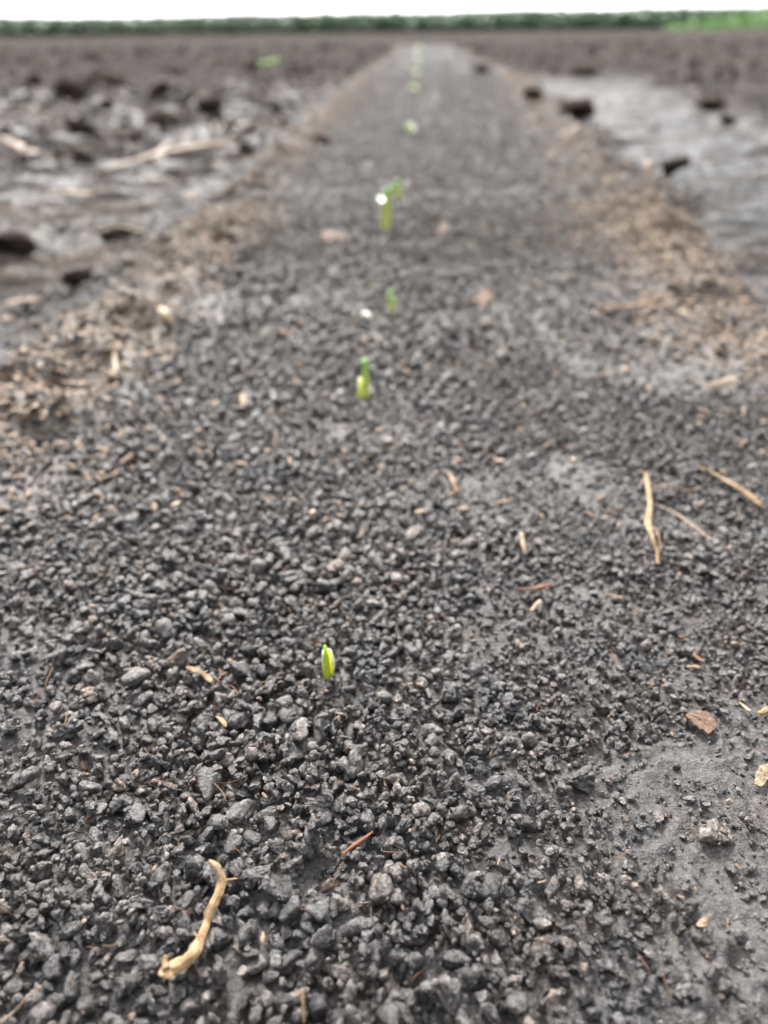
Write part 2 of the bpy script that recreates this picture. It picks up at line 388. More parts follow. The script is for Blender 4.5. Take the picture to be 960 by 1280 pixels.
# ------------------------------------------------------------------ soil clod shapes
def ico(sub):
    bm = bmesh.new(); bmesh.ops.create_icosphere(bm, subdivisions=sub, radius=1.0)
    V = np.array([v.co[:] for v in bm.verts]); Fc = np.array([[v.index for v in f.verts] for f in bm.faces])
    bm.free(); return V, Fc
ICO = {k: ico(k) for k in (1, 2, 3, 4, 5)}
def rock(seed, lod, lumpy=0.0, p=10):
    rs = np.random.RandomState(seed)
    D, Fc = ICO[lod]
    k = rs.randint(8, 14)
    nn = rs.normal(size=(k, 3)); nn /= np.linalg.norm(nn, axis=1)[:, None]
    hh = rs.uniform(0.62, 1.0, k)
    q = np.maximum(D @ nn.T, 0.0) / hh
    D2 = D + 0.16 * np.stack([perlin3(D * 2.3 + c_, seed + 7 + c_) for c_ in range(3)], 1)
    q = np.maximum(D2 @ nn.T, 0.0) / hh
    r = (np.sum(q ** p, 1) + 0.55 ** p) ** (-1.0 / p)
    rid = 1 - 2 * np.abs(perlin3(D * 2.6 + 2, seed + 5))
    r = r * (1 + (0.16 + .2 * lumpy) * perlin3(D * 1.6 + 5, seed) + (0.05 + .10 * lumpy) * rid * (lod > 1)
             + (0.045 + .06 * lumpy) * perlin3(D * 6, seed + 2) * (lod > 1) + (0.04 + .03 * lumpy) * perlin3(D * 11, seed + 4) * (lod > 2) + 0.03 * perlin3(D * 22, seed + 3) * (lod > 3))
    V = D * r[:, None]
    V /= np.abs(V).max()
    return V, Fc
NP_ = 18
PROT = {}
for lod in (1, 2, 3):
    PROT[lod] = [rock(100 + i, lod, lumpy=(i % 3 == 0) * 0.9 + .1, p=(14, 26, 40)[i % 3]) for i in range(NP_)]

def rotmat(rs, tilt=0.5):
    a = rs.uniform(0, 2 * np.pi); b = rs.normal(0, tilt); c = rs.normal(0, tilt)
    ca, sa, cb, sb, cc, sn = np.cos(a), np.sin(a), np.cos(b), np.sin(b), np.cos(c), np.sin(c)
    Rz = np.array([[ca, -sa, 0], [sa, ca, 0], [0, 0, 1]]); Rx = np.array([[1, 0, 0], [0, cb, -sb], [0, sb, cb]])
    Ry = np.array([[cc, 0, sn], [0, 1, 0], [-sn, 0, cc]])
    return Rx @ Ry @ Rz
def bake(inst):
    """inst: list of (lod, proto, 3x3 matrix, position) -> one mesh's arrays"""
    Vs, Fs, off = [], [], 0
    for lod, pi, A, t in sorted(inst, key=lambda q: q[0]):
        V, Fc = PROT[lod][pi]
        Vs.append((V @ A.T + t).astype(np.float32)); Fs.append((Fc + off).astype(np.int32)); off += len(V)
    return np.concatenate(Vs), np.concatenate(Fs)

# height map of everything lying in the bed, so that crumbs pile up on each other
GX0, GX1, GY0, GY1, GS = -0.42, 0.52, 0.0, 0.85, 0.001
gx = np.arange(GX0, GX1, GS); gy = np.arange(GY0, GY1, GS)
GXX, GYY = np.meshgrid(gx, gy)
HM = height(GXX.ravel(), GYY.ravel(), np.full(GXX.size, .0008)).reshape(GXX.shape)
HM0 = HM.copy()
def hm_at(x, y, r=0.0):
    i = int((y - GY0) / GS); j = int((x - GX0) / GS); k = max(0, int(r / GS))
    if 0 <= i < HM.shape[0] and 0 <= j < HM.shape[1]:
        if k == 0: return HM[i, j]
        return HM[max(0, i - k):i + k + 1, max(0, j - k):j + k + 1].mean()
    return float(height(np.array([x]), np.array([y]), np.array([max(.0008, .006 * y * y)]))[0])
def hm_add(x, y, rx, zc, rz):
    i0 = int((y - rx - GY0) / GS); i1 = int((y + rx - GY0) / GS) + 2; j0 = int((x - rx - GX0) / GS); j1 = int((x + rx - GX0) / GS) + 2
    i0 = max(i0, 0); j0 = max(j0, 0)
    if i1 <= i0 or j1 <= j0 or i0 >= HM.shape[0] or j0 >= HM.shape[1]: return
    sub = HM[i0:i1, j0:j1]
    d2 = ((GXX[i0:i1, j0:j1] - x) ** 2 + (GYY[i0:i1, j0:j1] - y) ** 2) / (rx * rx)
    top = np.where(d2 < 1, zc + rz * np.sqrt(np.clip(1 - d2, 0, 1)) * .9, -9)
    np.maximum(sub, top, out=sub)
def on_ground(px, py, r=0.0, lift=0.0, it=6):
    z = 0.0
    for _ in range(it):
        p = flat(px, py, z); z = 0.5 * z + 0.5 * (hm_at(p.x, p.y, r) + lift)
    return flat(px, py, z)

# ------------------------------------------------------------------ seedlings (positions first: crumbs keep clear of them)
SPROUTS = []   # (px, py base, height px, label, style)
SP = [
 (411, 846, 42, 'front seedling, lime spike in a pale split sheath, nearest sprout of the row', 0),
 (455, 498, 47, 'second seedling up the row, green spike rising beside a pale yellow sheath', 1),
 (489, 388, 24, 'short third seedling with a bright droplet on it, beside the round white granule', 2),
 (483, 286, 48, 'tall blurred seedling with a hooked tip and a bright dew drop on its left', 3),
 (498, 250, 22, 'faint thin seedling just behind the tall one with the hooked tip', 6),
]
sprout_xy = []
for s in SP:
    p = on_ground(s[0], s[1]); sprout_xy.append((p.x, p.y))

# ------------------------------------------------------------------ individually placed clods (px, py, width px, height px, lumpy, label)
HERO = [
 (150, 1058, 25, 42, .2, 'tall pale clod standing upright at lower left, narrow with a light flat face'),
 (204, 1143, 44, 30, .4, 'wide oval clod with a cracked top, left of the middle of the curled straw'),
 (141, 1156, 34, 38, .2, 'angular grey clod two places left of the wide oval clod near the curled straw'),
 (130, 1099, 40, 26, .3, 'broad flat-topped clod below and left of the tall pale upright one'),
 (217, 1179, 30, 28, .0, 'rounded smooth dark clod cradled in the lower crook of the curled straw'),
 (395, 1004, 40, 30, .3, 'large flat pale clod in the lower middle, standing above the bare mud patch'),
 (392, 1052, 27, 36, .5, 'cracked upright clod on the far edge of the bare mud patch'),
 (212, 1078, 36, 20, .4, 'low wedge shaped clod left of the tip of the curled straw'),
 (176, 1128, 42, 34, .9, 'knobbly L-shaped clod above the wide oval clod'),
 (90, 971, 32, 24, .1, 'slanting flat-faced clod near the left side, above the tall pale upright one'),
 (14, 1016, 38, 26, .3, 'wedge shaped clod cut by the left edge of the picture, above the muddy hollow'),
 (256, 1089, 42, 26, .8, 'mauve grey crusted clod under the upper tip of the curled straw'),
 (320, 1095, 42, 28, .7, 'broad rough clod on the left rim of the bare mud patch'),
 (325, 1250, 30, 22, .1, 'small smooth pale clod by the bottom edge, right of the curled straw'),
 (460, 1195, 36, 42, .2, 'tall blurred clod near the bottom edge below the bare mud patch'),
 (32, 1164, 42, 34, .6, 'thick dark clod at the left edge above the muddy hollow'),
 (62, 1188, 38, 26, .2, 'low wide clod on the rim of the muddy hollow at lower left'),
 (520, 1082, 38, 32, .6, 'big lumpy clod at lower centre with a rough pale top'),
 (557, 996, 32, 28, .8, 'crumbly round clod at centre, above the big lumpy one'),
 (652, 1025, 28, 24, .1, 'squarish pale clod right of centre beside fine brown fibres'),
 (725, 975, 46, 28, .7, 'pale spreading clod of stuck crumbs, largest right of centre'),
 (887, 1039, 54, 22, .1, 'long flat plate-like clod lying on the wet crust at right'),
 (567, 1080, 26, 36, .2, 'steep narrow clod touching the right of the big lumpy one'),
 (754, 1100, 28, 22, .2, 'smooth rounded clod close to the left rim of the bare crust at lower right'),
 (655, 1140, 32, 34, .3, 'upright angular clod at lower right of centre, leaning left'),
 (685, 1149, 30, 24, .1, 'clod with a bright flat top right of the leaning angular one'),
 (712, 1162, 30, 28, .1, 'wedge clod with a pale slanting face, right of the bright flat-topped one'),
 (582, 1160, 25, 44, .4, 'long brownish pale clod standing on end near the bottom centre'),
 (532, 1152, 38, 36, .3, 'broad grey clod left of the long brownish one'),
 (562, 1247, 48, 52, .0, 'biggest clod at the bottom edge, dark with one large smooth face'),
 (675, 1004, 21, 19, .0, 'small bluish dark pebble-like clod above the squarish pale one'),
 (539, 1109, 30, 22, .2, 'low smooth clod just below the big lumpy one'),
 (727, 1110, 28, 30, .4, 'grey block-like clod left of the smooth rounded one by the crust'),
 (561, 869, 36, 28, .0, 'dark smooth many-sided clod right of the front seedling'),
 (505, 890, 38, 30, .8, 'rough warty clod between the front seedling and the dark many-sided clod'),
 (642, 881, 30, 28, .0, 'dark clod with a steep flat side, right of the smooth many-sided one'),
 (500, 936, 40, 28, .3, 'pale clod with a peaked top below the rough warty one'),
 (905, 730, 30, 18, .5, 'lone pale clod on the grey crust at the right edge'),
 (815, 886, 24, 20, .1, 'dark faceted clod left of the brown bark chip'),
 (570, 790, 26, 16, .2, 'small bright-topped clod up and right of the front seedling'),
 (112, 870, 36, 22, .3, 'flat blocky clod at left, level with the dark many-sided one'),
 (90, 912, 42, 24, .3, 'long low clod with a rounded pale back near the left side'),
 (17, 912, 30, 24, .6, 'squat clod cut by the left edge beside the long low one'),
 (205, 876, 32, 20, .2, 'smooth humped clod left of the two little straw bits'),
 (321, 940, 46, 28, .9, 'wide crusted clod with a knobbly rim below the short straw bits'),
 (425, 958, 30, 22, .5, 'round crumbly clod above the large flat pale one'),
 (287, 685, 32, 20, .1, 'small faceted grey clod on the left half, up from the straw bits'),
 (222, 680, 28, 16, .1, 'flat pale clod resting on top of a tall dark one'),
 (219, 708, 27, 34, .3, 'tall dark clod carrying a flat pale one at left'),
 (155, 733, 46, 20, .4, 'bright flat plate of crust at left beneath the tall dark clod'),
 (120, 794, 42, 18, .7, 'pale broken crust clod at left, above the flat blocky one'),
]
rs = np.random.RandomState(5)
def avoid(x, y, r):
    for sx, sy in sprout_xy:
        if (x - sx) ** 2 + (y - sy) ** 2 < (r + 0.0022) ** 2: return True
        if abs(x - sx) < r + .0012 and -0.010 - r < y - sy < 0: return r > .0016
    return False
def clod_obj(V, Fc, label, group, name='soil_clod', cat='clod', mat=None, loc=(0, 0, 0)):
    o = mesh_obj(name, V, Fc, mat or M_crumb)
    o.location = loc; o['label'] = label; o['category'] = cat
    if group: o['group'] = group
    return o
CN = 'notable clods scattered over the seed bed'
for i, (px, py, wpx, hpx, lm, lab) in enumerate(HERO):
    p = on_ground(px, py + hpx * .25, .002)
    dist = (p - CP).dot(F_)
    rx = wpx * dist / FPX * 0.5; rv = hpx * dist / FPX * 0.5
    # picture height mixes depth and height of a lump seen from above
    el = math.atan2(CAMH, p.y)
    ry = rz = rv
    rz = min(rv, rx * 1.25); ry = max(rv * 1.0, .5 * rx)
    if wpx > hpx * 1.2: rz = rv * .95; ry = rx * .75
    V, Fc = rock(500 + i * 7, 5, lm, p=(16, 26, 40)[i % 3])
    Rm = rotmat(np.random.RandomState(i + 3), 0.35)
    V = V @ Rm.T
    V = V / np.abs(V).max(0) * np.array([rx, ry, rz])
    zc = hm_at(p.x, p.y, rx * .5) + rz * (.75 if hpx < 34 else .85)
    clod_obj(V, Fc, lab, CN, loc=(p.x, p.y, zc))
    hm_add(p.x, p.y, max(rx, ry) * .95, zc, rz * .9)

# ------------------------------------------------------------------ loose crumbs
def half_at(y): return 0.055 + 0.60 * y
SM = None
def size_mul(x, y):
    i = min(max(int((y - GY0) / GS), 0), HM.shape[0] - 1); j = min(max(int((x - GX0) / GS), 0), HM.shape[1] - 1)
    return SMG[i, j]
def size_mul_(x, y):
    X = x - ROWS * y
    a = 1.02 - 0.36 * sstep(0.0, 0.05, X) * (1 - sstep(.10, .2, y) * .3)
    return a * (1 + .3 * perlin2(x * 25, y * 25, 61))
SMG = size_mul_(GXX.ravel(), GYY.ravel()).reshape(GXX.shape)
crumbs = []     # (size, lod, proto, A, t)
def drop(n, ylo, yhi, rlo, rhi, power, cand, lodf, bury=0.5, dens=True):
    area_y = rs.uniform(0, 1, n * 2)
    cnt = 0
    for q in range(n * 2):
        if cnt >= n: break
        # uniform over the widening wedge
        a, b = half_at(ylo), half_at(yhi)
        hw = math.sqrt(a * a + area_y[q] * (b * b - a * a)); y = (hw - 0.055) / 0.60
        xs = rs.uniform(-hw, hw, cand) + ROWS * y * .5; ysx = y + rs.uniform(-.004, .004, cand)
        bx = min(range(cand), key=lambda c: hm_at(xs[c], ysx[c], .001)); x = xs[bx]; y = ysx[bx]
        bb = float(bare_map(x, y))
        if dens:
            if rs.rand() < bb * (0.90 if rhi > .0021 else .50): continue
        r = rlo + (rhi - rlo) * rs.rand() ** power
        r *= float(np.clip(size_mul(x, y), .55, 1.5))
        if avoid(x, y, r): continue
        X = x - ROWS * y
        cnt += 1
        zb = min(hm_at(x, y, r * .6), hm_at(x, y) + r * .5)
        sx, sy, sz = r * rs.uniform(.85, 1.2), r * rs.uniform(.75, 1.0), r * rs.uniform(.6, .9)
        A = rotmat(rs, .5) @ np.diag([sx, sy, sz])
        zc = zb + r * (bury - .55 * min(bb, 1))
        crumbs.append((r, lodf(r), rs.randint(NP_), A, np.array([x, y, zc])))
        hm_add(x, y, r * .9, zc, r * .7)
BM = bare(GXX.ravel(), GYY.ravel()).reshape(GXX.shape)
_, RL, RR, FL, FR, TRK = masks(GXX.ravel(), GYY.ravel())
BM = np.maximum(BM, np.maximum(0.9 * FL, 0.9 * FR).reshape(GXX.shape))
def bare_map(x, y):
    i = int((y - GY0) / GS); j = int((x - GX0) / GS)
    if 0 <= i < BM.shape[0] and 0 <= j < BM.shape[1]: return BM[i, j]
    return 0.5
drop(9000, 0.03, 0.34, .0008, .0020, 1.2, 1, lambda r: 2 if r > .0011 else 1, .35)
drop(1900, 0.03, 0.34, .0020, .0040, 2.0, 3, lambda r: 3, .5)
drop(11500, 0.03, 0.36, .0010, .0025, 1.4, 4, lambda r: 3 if r > .0019 else 2, .5)
drop(6000, 0.03, 0.30, .0006, .0013, 1.0, 2, lambda r: 2 if r > .0009 else 1, .4)
drop(5000, 0.34, 0.82, .0012, .0026, 1.0, 1, lambda r: 1, .4)
drop(12000, 0.34, 0.82, .0014, .0034, 1.6, 2, lambda r: 2 if r > .0022 else 1, .45)
drop(3500, 0.03, 0.40, .0004, .0010, 1.0, 1, lambda r: 1, .3, False)
# the next largest clods that show are objects of their own
def px_size(c):
    p = Vector(c[4]) - CP; d = p.dot(F_)
    u = p.dot(RV) / d * FPX; v = p.dot(UV) / d * FPX
    if abs(u) > 480 or abs(v) > 640: return 0
    return c[0] / d
order = sorted(range(len(crumbs)), key=lambda i: -px_size(crumbs[i]))
NIND = 240
ind = set(order[:NIND])
for i in order[:NIND]:
    r, lod, pi, A, t = crumbs[i]
    V, Fc = PROT[3][pi]
    clod_obj(V @ A.T, Fc, 'plain grey pea-sized clod loose among the finer crumbs of the front seed bed', 'pea-sized clods loose among the crumbs', loc=tuple(t))
sel_ = rs.uniform(.22, .42, len(crumbs))
for nm_, mt_, far_, lb_ in (('soil_crumbs', M_crumb, False, 'fine loose dark crumbs of damp soil covering the near seed bed'),
                      ('middle_soil_crumbs', M_middle, True, 'loose crumbs of damp soil in the middle of the seed bed')):
    rest = [(c[1], c[2], c[3], c[4]) for i, c in enumerate(crumbs) if i not in ind and (c[4][1] > sel_[i]) == far_]
    V, Fc = bake(rest)
    nflat = sum(len(PROT[q[0]][0][1]) for q in rest if q[0] < 3)
    o = mesh_obj(nm_, V, Fc, mt_); o['kind'] = 'stuff'; o['label'] = lb_; o['category'] = 'soil crumbs'
    o.data.polygons.foreach_set('use_smooth', np.arange(len(Fc)) >= nflat)

# coarser crumbs on the bed further away
rf = np.random.RandomState(77)
inst = []
for q in range(26000):
    y = 0.74 * (3.6 / 0.74) ** rf.rand()
    x = ROWS * y + rf.uniform(-.62, .62) * y
    if q % 6 == 0: y = 3.2 * (9 / 3.2) ** rf.rand(); x = ROWS * y + rf.uniform(-.22, .36)
    r = rf.uniform(.0018, .0042) * (0.8 + .25 * y)
    X = x - ROWS * y
    inst.append([y, x, r])
inst = np.array(inst)
X, rl, rr, fl, fr, trk = masks(inst[:, 1], inst[:, 0])
keep = rf.rand(len(inst)) < np.clip(1 - .75 * trk - .55 * fl, 0.05, 1)
inst = inst[keep]
zz = height(inst[:, 1], inst[:, 0], np.maximum(.0016, .006 * inst[:, 0] ** 2 * .45))
L = []
for (y, x, r), z in zip(inst, zz):
    L.append((1, rf.randint(NP_), rotmat(rf, .5) @ np.diag([r, r * .85, r * .7]), np.array([x, y, z + r * .3])))
V, Fc = bake(L)
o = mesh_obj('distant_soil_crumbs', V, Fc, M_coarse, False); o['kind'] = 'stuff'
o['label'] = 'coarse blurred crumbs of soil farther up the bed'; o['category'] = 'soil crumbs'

rf = np.random.RandomState(79); L = []
for q in range(11000):
    y = 1.1 * (14 / 1.1) ** rf.rand(); x = rf.uniform(-.75, .75) * y
    r = (.005 + .020 * rf.rand() ** 3) * (.45 + .12 * min(y, 8))
    a_ = masks(np.array([x]), np.array([y]))
    if y >= 3.6 and rf.rand() < .95 * bedmask(np.array([x]), np.array([y]))[0]: continue
    if y < 3.6 and (a_[3][0] + a_[4][0] - a_[5][0] < .5): continue
    if a_[5][0] > .3 and rf.rand() < .72: continue
    z = float(height(np.array([x]), np.array([y]), np.array([.02]))[0])
    L.append((2, rf.randint(NP_), rotmat(rf, .5) @ np.diag([r, r * .85, r * .75]), np.array([x, y, z + r * .25])))
V, Fc = bake(L)
M_field = soil_material('field_clod', island=True, spec=0.0, vary=.45, tone=(0.72, 0.66, 0.63))
o = mesh_obj('field_clods', V, Fc, M_field, False); o['kind'] = 'stuff'
o['label'] = 'rough tilled clods covering the far field'; o['category'] = 'soil clods'

# big clods in the furrows (px, py, w, h, label)
BIG = [
 (835, 211, 50, 30, 'large dark brown clod alone on the right ridge beside the wet wheel track'),
 (722, 142, 52, 34, 'dark peaked clod on the ridge where it meets the wet wheel track'),
 (662, 122, 30, 18, 'small dark clod up the right ridge beyond the peaked one'),
 (890, 130, 44, 18, 'dark clod far over in the wet wheel track at right'),
 (906, 150, 26, 14, 'smaller clod just below the dark one in the wheel track'),
 (600, 88, 30, 12, 'low far clod right of the row near the horizon'),
 (730, 90, 40, 14, 'low dark clod near the far end of the wheel track'),
 (48, 108, 34, 26, 'dark clod farthest left in the line of clods near the horizon'),
 (93, 112, 38, 26, 'wide dark clod second in the line at upper left'),
 (122, 108, 22, 22, 'narrow dark clod between two wide ones at upper left'),
 (150, 106, 34, 22, 'dark clod in the middle of the line at upper left'),
 (200, 116, 40, 22, 'dark long clod at the right end of the line at upper left'),
 (136, 132, 26, 16, 'low clod in front of the line at upper left'),
 (118, 78, 26, 16, 'small dark clod behind the line at upper left'),
 (262, 133, 40, 20, 'dark clod above the straw pieces in the left furrow'),
 (306, 84, 34, 12, 'flat dark clod near the green weed'),
 (338, 104, 30, 16, 'dark clod just below the green weed'),
 (105, 163, 44, 24, 'brownish clod standing over the wet mud at left'),
 (372, 92, 30, 14, 'dark clod right of the green weed'),
 (210, 152, 60, 22, 'long clod behind the straw pieces in the left furrow'),
 (22, 305, 70, 34, 'dark overhanging mud lump at the left edge under the straw'),
 (150, 292, 60, 22, 'rounded mud lump on the left furrow slope'),
 (98, 348, 40, 24, 'brown clod on the left litter ridge'),
 (396, 172, 40, 14, 'low dark clod on the far left litter ridge'),
]
for i, (px, py, wpx, hpx, lab) in enumerate(BIG):
    z = -0.01
    for _ in range(6):
        p = flat(px, py + hpx * .35, z); z = .5 * z + .5 * hm_at(p.x, p.y, .004)
    p = flat(px, py + hpx * .35, z)
    dist = (p - CP).dot(F_)
    rx = wpx * dist / FPX * .52; rz = hpx * dist / FPX * .54
    V, Fc = rock(900 + i * 5, 4, .4, p=9)
    V = V / np.abs(V).max(0) * np.array([rx, rx * .8, rz])
    clod_obj(V, Fc, lab, 'large clods in the furrows and on the ridges', mat=M_dark, loc=(p.x, p.y, z + rz * (0.85 if 'ridge' in lab and i < 4 else .7)))

# ------------------------------------------------------------------ straw, roots, chips
def tube(pts, radii, nseg=10, flatz=1.0, rough=0.0, seed=0, cap=True, sub=6):
    """smooth tube through pts, a slightly flattened ragged profile"""
    rs_ = np.random.RandomState(seed)
    P = np.array([list(p) for p in pts], float); Rr = np.array(radii, float)
    n = len(P); t = np.linspace(0, n - 1, (n - 1) * sub + 1)
    def cr_(A):
        o_ = []
        for tt in t:
            i = min(int(tt), n - 2); f = tt - i
            p0 = A[max(i - 1, 0)]; p1 = A[i]; p2 = A[i + 1]; p3 = A[min(i + 2, n - 1)]
            o_.append(.5 * ((2 * p1) + (-p0 + p2) * f + (2 * p0 - 5 * p1 + 4 * p2 - p3) * f * f + (-p0 + 3 * p1 - 3 * p2 + p3) * f ** 3))
        return np.array(o_)
    C = cr_(P); Rd = cr_(Rr[:, None])[:, 0]
    T = np.gradient(C, axis=0); T /= np.linalg.norm(T, axis=1)[:, None] + 1e-12
    V = []
    ph = rs_.uniform(0, 6.28, 3)
    up = np.array([0, 0, 1.0])
    for i in range(len(C)):
        s_ = np.cross(T[i], up)
        if np.linalg.norm(s_) < .2: s_ = np.cross(T[i], np.array([1.0, 0, 0]))
        s_ /= np.linalg.norm(s_); u_ = np.cross(s_, T[i])
        for k in range(nseg):
            a = 2 * np.pi * k / nseg
            rr_ = Rd[i] * (1 + rough * 1.6 * math.sin(i * 1.1 + ph[2] + 1.7 * math.sin(i * .43)) * .5) * (1 + .12 * rough * 8 * (1 if k % 3 == 0 else -.5)) * (1 + rough * (np.sin(3 * a + ph[0] + i * .35) * .5 + np.sin(5 * a + ph[1] - i * .22) * .35 + rs_.normal() * .35))
            V.append(np.append(C[i] + s_ * math.cos(a) * rr_ + u_ * math.sin(a) * rr_ * flatz, (2.0 * abs(k / nseg - .5) + seed * 3.1, i / sub * .25 + seed * 1.7)))
    V = np.array(V); m_ = len(C)
    Fc = []
    for i in range(m_ - 1):
        for k in range(nseg):
            Fc.append((i * nseg + k, i * nseg + (k + 1) % nseg, (i + 1) * nseg + (k + 1) % nseg, (i + 1) * nseg + k))
    if cap:
        a0 = len(V); V = np.vstack([V, np.append(C[0], (0, 0)), np.append(C[-1], (0, 0))])
        for k in range(nseg):
            Fc.append((a0, (k + 1) % nseg, k, a0)); b0 = (m_ - 1) * nseg
            Fc.append((a0 + 1, b0 + k, b0 + (k + 1) % nseg, a0 + 1))
    return V, Fc
def build_poly(name, V, Fc, mat, parent=None):
    me = bpy.data.meshes.new(name)
    me.from_pydata([tuple(v[:3]) for v in V], [], [tuple(dict.fromkeys(f)) for f in Fc])
    if V.shape[1] == 5:
        a_ = me.attributes.new('suv', 'FLOAT_VECTOR', 'POINT'); a_.data.foreach_set('vector', np.concatenate([V[:, 3:], np.zeros((len(V), 1))], 1).astype(np.float32).ravel())
    me.materials.append(mat)
    for p in me.polygons: p.use_smooth = True
    o = bpy.data.objects.new(name, me); COL.objects.link(o)
    if parent: o.parent = parent
    return o
def join(parts):
    V, Fc, off = [], [], 0
    for v, f in parts:
        V.append(v); Fc += [tuple(i + off for i in q) for q in f]; off += len(v)
    return np.vstack(V), Fc
def ribbon(pts, half, seed=0, sub=8, arc=2.3, flatz=.75, thick=.16, twist=.5):
    """torn curl of leaf sheath: a C-shaped strip with ragged edges and real thickness"""
    rs_ = np.random.RandomState(seed)
    P = np.array([list(p) for p in pts], float); n = len(P); t = np.linspace(0, n - 1, (n - 1) * sub + 1)
    C = np.stack([np.interp(t, np.arange(n), P[:, k]) for k in range(3)], 1)
    for _ in range(5): C[1:-1] = (C[:-2] + 2 * C[1:-1] + C[2:]) / 4
    H = np.interp(t, np.arange(n), half)
    T = np.gradient(C, axis=0); T /= np.linalg.norm(T, axis=1)[:, None]
    K = 15; m_ = len(C); V = []
    e0 = np.convolve(rs_.normal(0, .16, m_ + 4), np.ones(3) / 3, 'same')[2:-2]; e1 = np.convolve(rs_.normal(0, .16, m_ + 4), np.ones(3) / 3, 'same')[2:-2]
    groove = rs_.normal(0, .07, K)
    for i in range(m_):
        s_ = np.cross(T[i], [0, 0, 1.0]); s_ /= np.linalg.norm(s_); u_ = np.cross(s_, T[i])
        tw = twist * math.sin(i / m_ * 5 + seed)
        endf = min(1, .35 + i / 5, .35 + (m_ - 1 - i) / 5)
        for ly in (1.0, 1.0 - thick * 2):
            for k in range(K):
                f = k / (K - 1) * 2 - 1
                a = math.pi / 2 + tw + f * arc * .5 * (1 + (e1[i] if f > 0 else e0[i])) * endf
                r = H[i] * (ly + groove[k] * (1 + .4 * math.sin(i * .6 + k))) * 1.1
                V.append(np.append(C[i] + s_ * math.cos(a) * r + u_ * (math.sin(a) * r * flatz - H[i] * .3), (k / K * 1.0 + seed * 3.1, i / sub * .25)))
    V = np.array(V); Fc = []; W2 = 2 * K
    for i in range(m_ - 1):
        for ly in (0, 1):
            for k in range(K - 1):
                a = i * W2 + ly * K + k; q = (a, a + 1, a + 1 + W2, a + W2); Fc.append(q if ly == 0 else q[::-1])
        for k in (0, K - 1):
            a = i * W2 + k; Fc.append((a, a + W2, a + W2 + K, a + K))
    for i in (0, m_ - 1):
        for k in range(K - 1):
            a = i * W2 + k; Fc.append((a, a + 1, a + 1 + K, a + K))
    return V, Fc
def straw(name, pts, wpx, mat, label, cat, group=None, flatz=.55, rough=.15, lifts=None, seed=None, extra=(), rib=None):
    if seed is None: seed = int(pts[0][0] * 3 + pts[0][1]) % 97
    if rib is None: rib = (max(wpx) if isinstance(wpx, (list, tuple)) else wpx) >= 7
    W = []; Rr = []
    for i, (px, py) in enumerate(pts):
        l_ = lifts[i] if lifts else 0
        p = on_ground(px, py, .0015, .0006 + l_)
        W.append(p); d = (p - CP).dot(F_)
        wv = wpx[i] if isinstance(wpx, (list, tuple)) else wpx
        Rr.append(wv * d / FPX * .5)
    parts = [ribbon(W, Rr, seed) if rib else tube(W, Rr, 12, flatz, rough, seed)]
    for e, (pp, ww, ll) in enumerate(extra):
        W2 = [on_ground(a, b, .0015, .0008 + ll) for a, b in pp]
        parts.append(tube(W2, [ww * (q - CP).dot(F_) / FPX * .5 * (1 - .7 * k / len(W2)) for k, q in enumerate(W2)], 8, .7, .1, seed + e + 5))
    V, Fc = join(parts)
    c = W[0]
    V[:, :3] -= np.array(c[:])
    o = build_poly(name, V, Fc, mat); o.location = c
    o['label'] = label; o['category'] = cat
    if group: o['group'] = group
    return o
SG = 'bits of straw and stalk lying on the bed'
straw('curled_straw', [(262, 1074), (272, 1083), (278, 1100), (274, 1118), (262, 1138), (257, 1155), (250, 1172), (240, 1192), (226, 1203), (212, 1210), (202, 1224)],
      [3, 9, 12, 13, 12, 9, 11, 15, 16, 17, 20], M_straw, 'curled tan straw at lower left, bent like a hook with a torn hollow foot', 'straw', SG,
      flatz=.5, rough=.16, lifts=[.001, .0015, .0012, .001, .0, .0, .0012, .0022, .002, .0015, .0012],
      extra=(([(280, 1101), (290, 1099), (297, 1098)], 3.5, .001), ([(208, 1212), (206, 1202), (209, 1194)], 10, .002), ([(250, 1172), (244, 1168), (242, 1164)], 3, .002)))
straw('straw_piece', [(234, 834), (246, 840), (258, 847), (266, 853)], [8, 10, 9, 7], M_straw, 'short thick straw piece left of the front seedling', 'straw', SG, lifts=[.001, .0012, .001, .0006])
straw('straw_piece', [(270, 895), (276, 900), (284, 909)], [4, 7, 5], M_straw, 'small split straw bit below the short thick piece', 'straw', SG, lifts=[.001] * 3)
straw('dry_stalk', [(807, 590), (811, 610), (813, 632), (809, 655), (815, 672), (821, 690), (822, 706)], [5, 6, 6, 9, 7, 6, 4], M_straw,
      'long upright-lying jointed stalk at right, the tallest straw on the crust', 'stalk', SG, flatz=.8, lifts=[.002, .003, .003, .003, .003, .002, .0005],
      extra=(([(812, 655), (822, 665), (826, 690)], 3, .001),))
straw('dry_stalk', [(870, 582), (890, 592), (912, 604), (935, 617), (955, 634)], [5, 8, 9, 10, 8], M_straw, 'pale stalk slanting off the right edge beyond the tall jointed one', 'stalk', SG, lifts=[.001, .002, .002, .002, .001])
straw('dry_stalk', [(824, 633), (842, 640), (862, 654), (880, 668), (893, 676)], [2.5, 3.5, 3.5, 4, 2.5], M_chaff, 'thin dull stalk slanting down from the tall jointed stalk', 'stalk', SG, lifts=[.001, .002, .002, .002, .001])
straw('dry_stalk', [(816, 609), (835, 607), (855, 613), (880, 608)], [3, 3, 3, 2], M_chaff, 'fine wavy stalk crossing between the tall jointed stalk and the slanting one', 'stalk', SG, lifts=[.001, .002, .001, .001])
straw('straw_piece', [(652, 667), (654, 680), (658, 693)], [5, 5, 4], M_pale, 'tiny pale straw sliver standing out in the middle right', 'straw', SG, lifts=[.002, .002, .001])
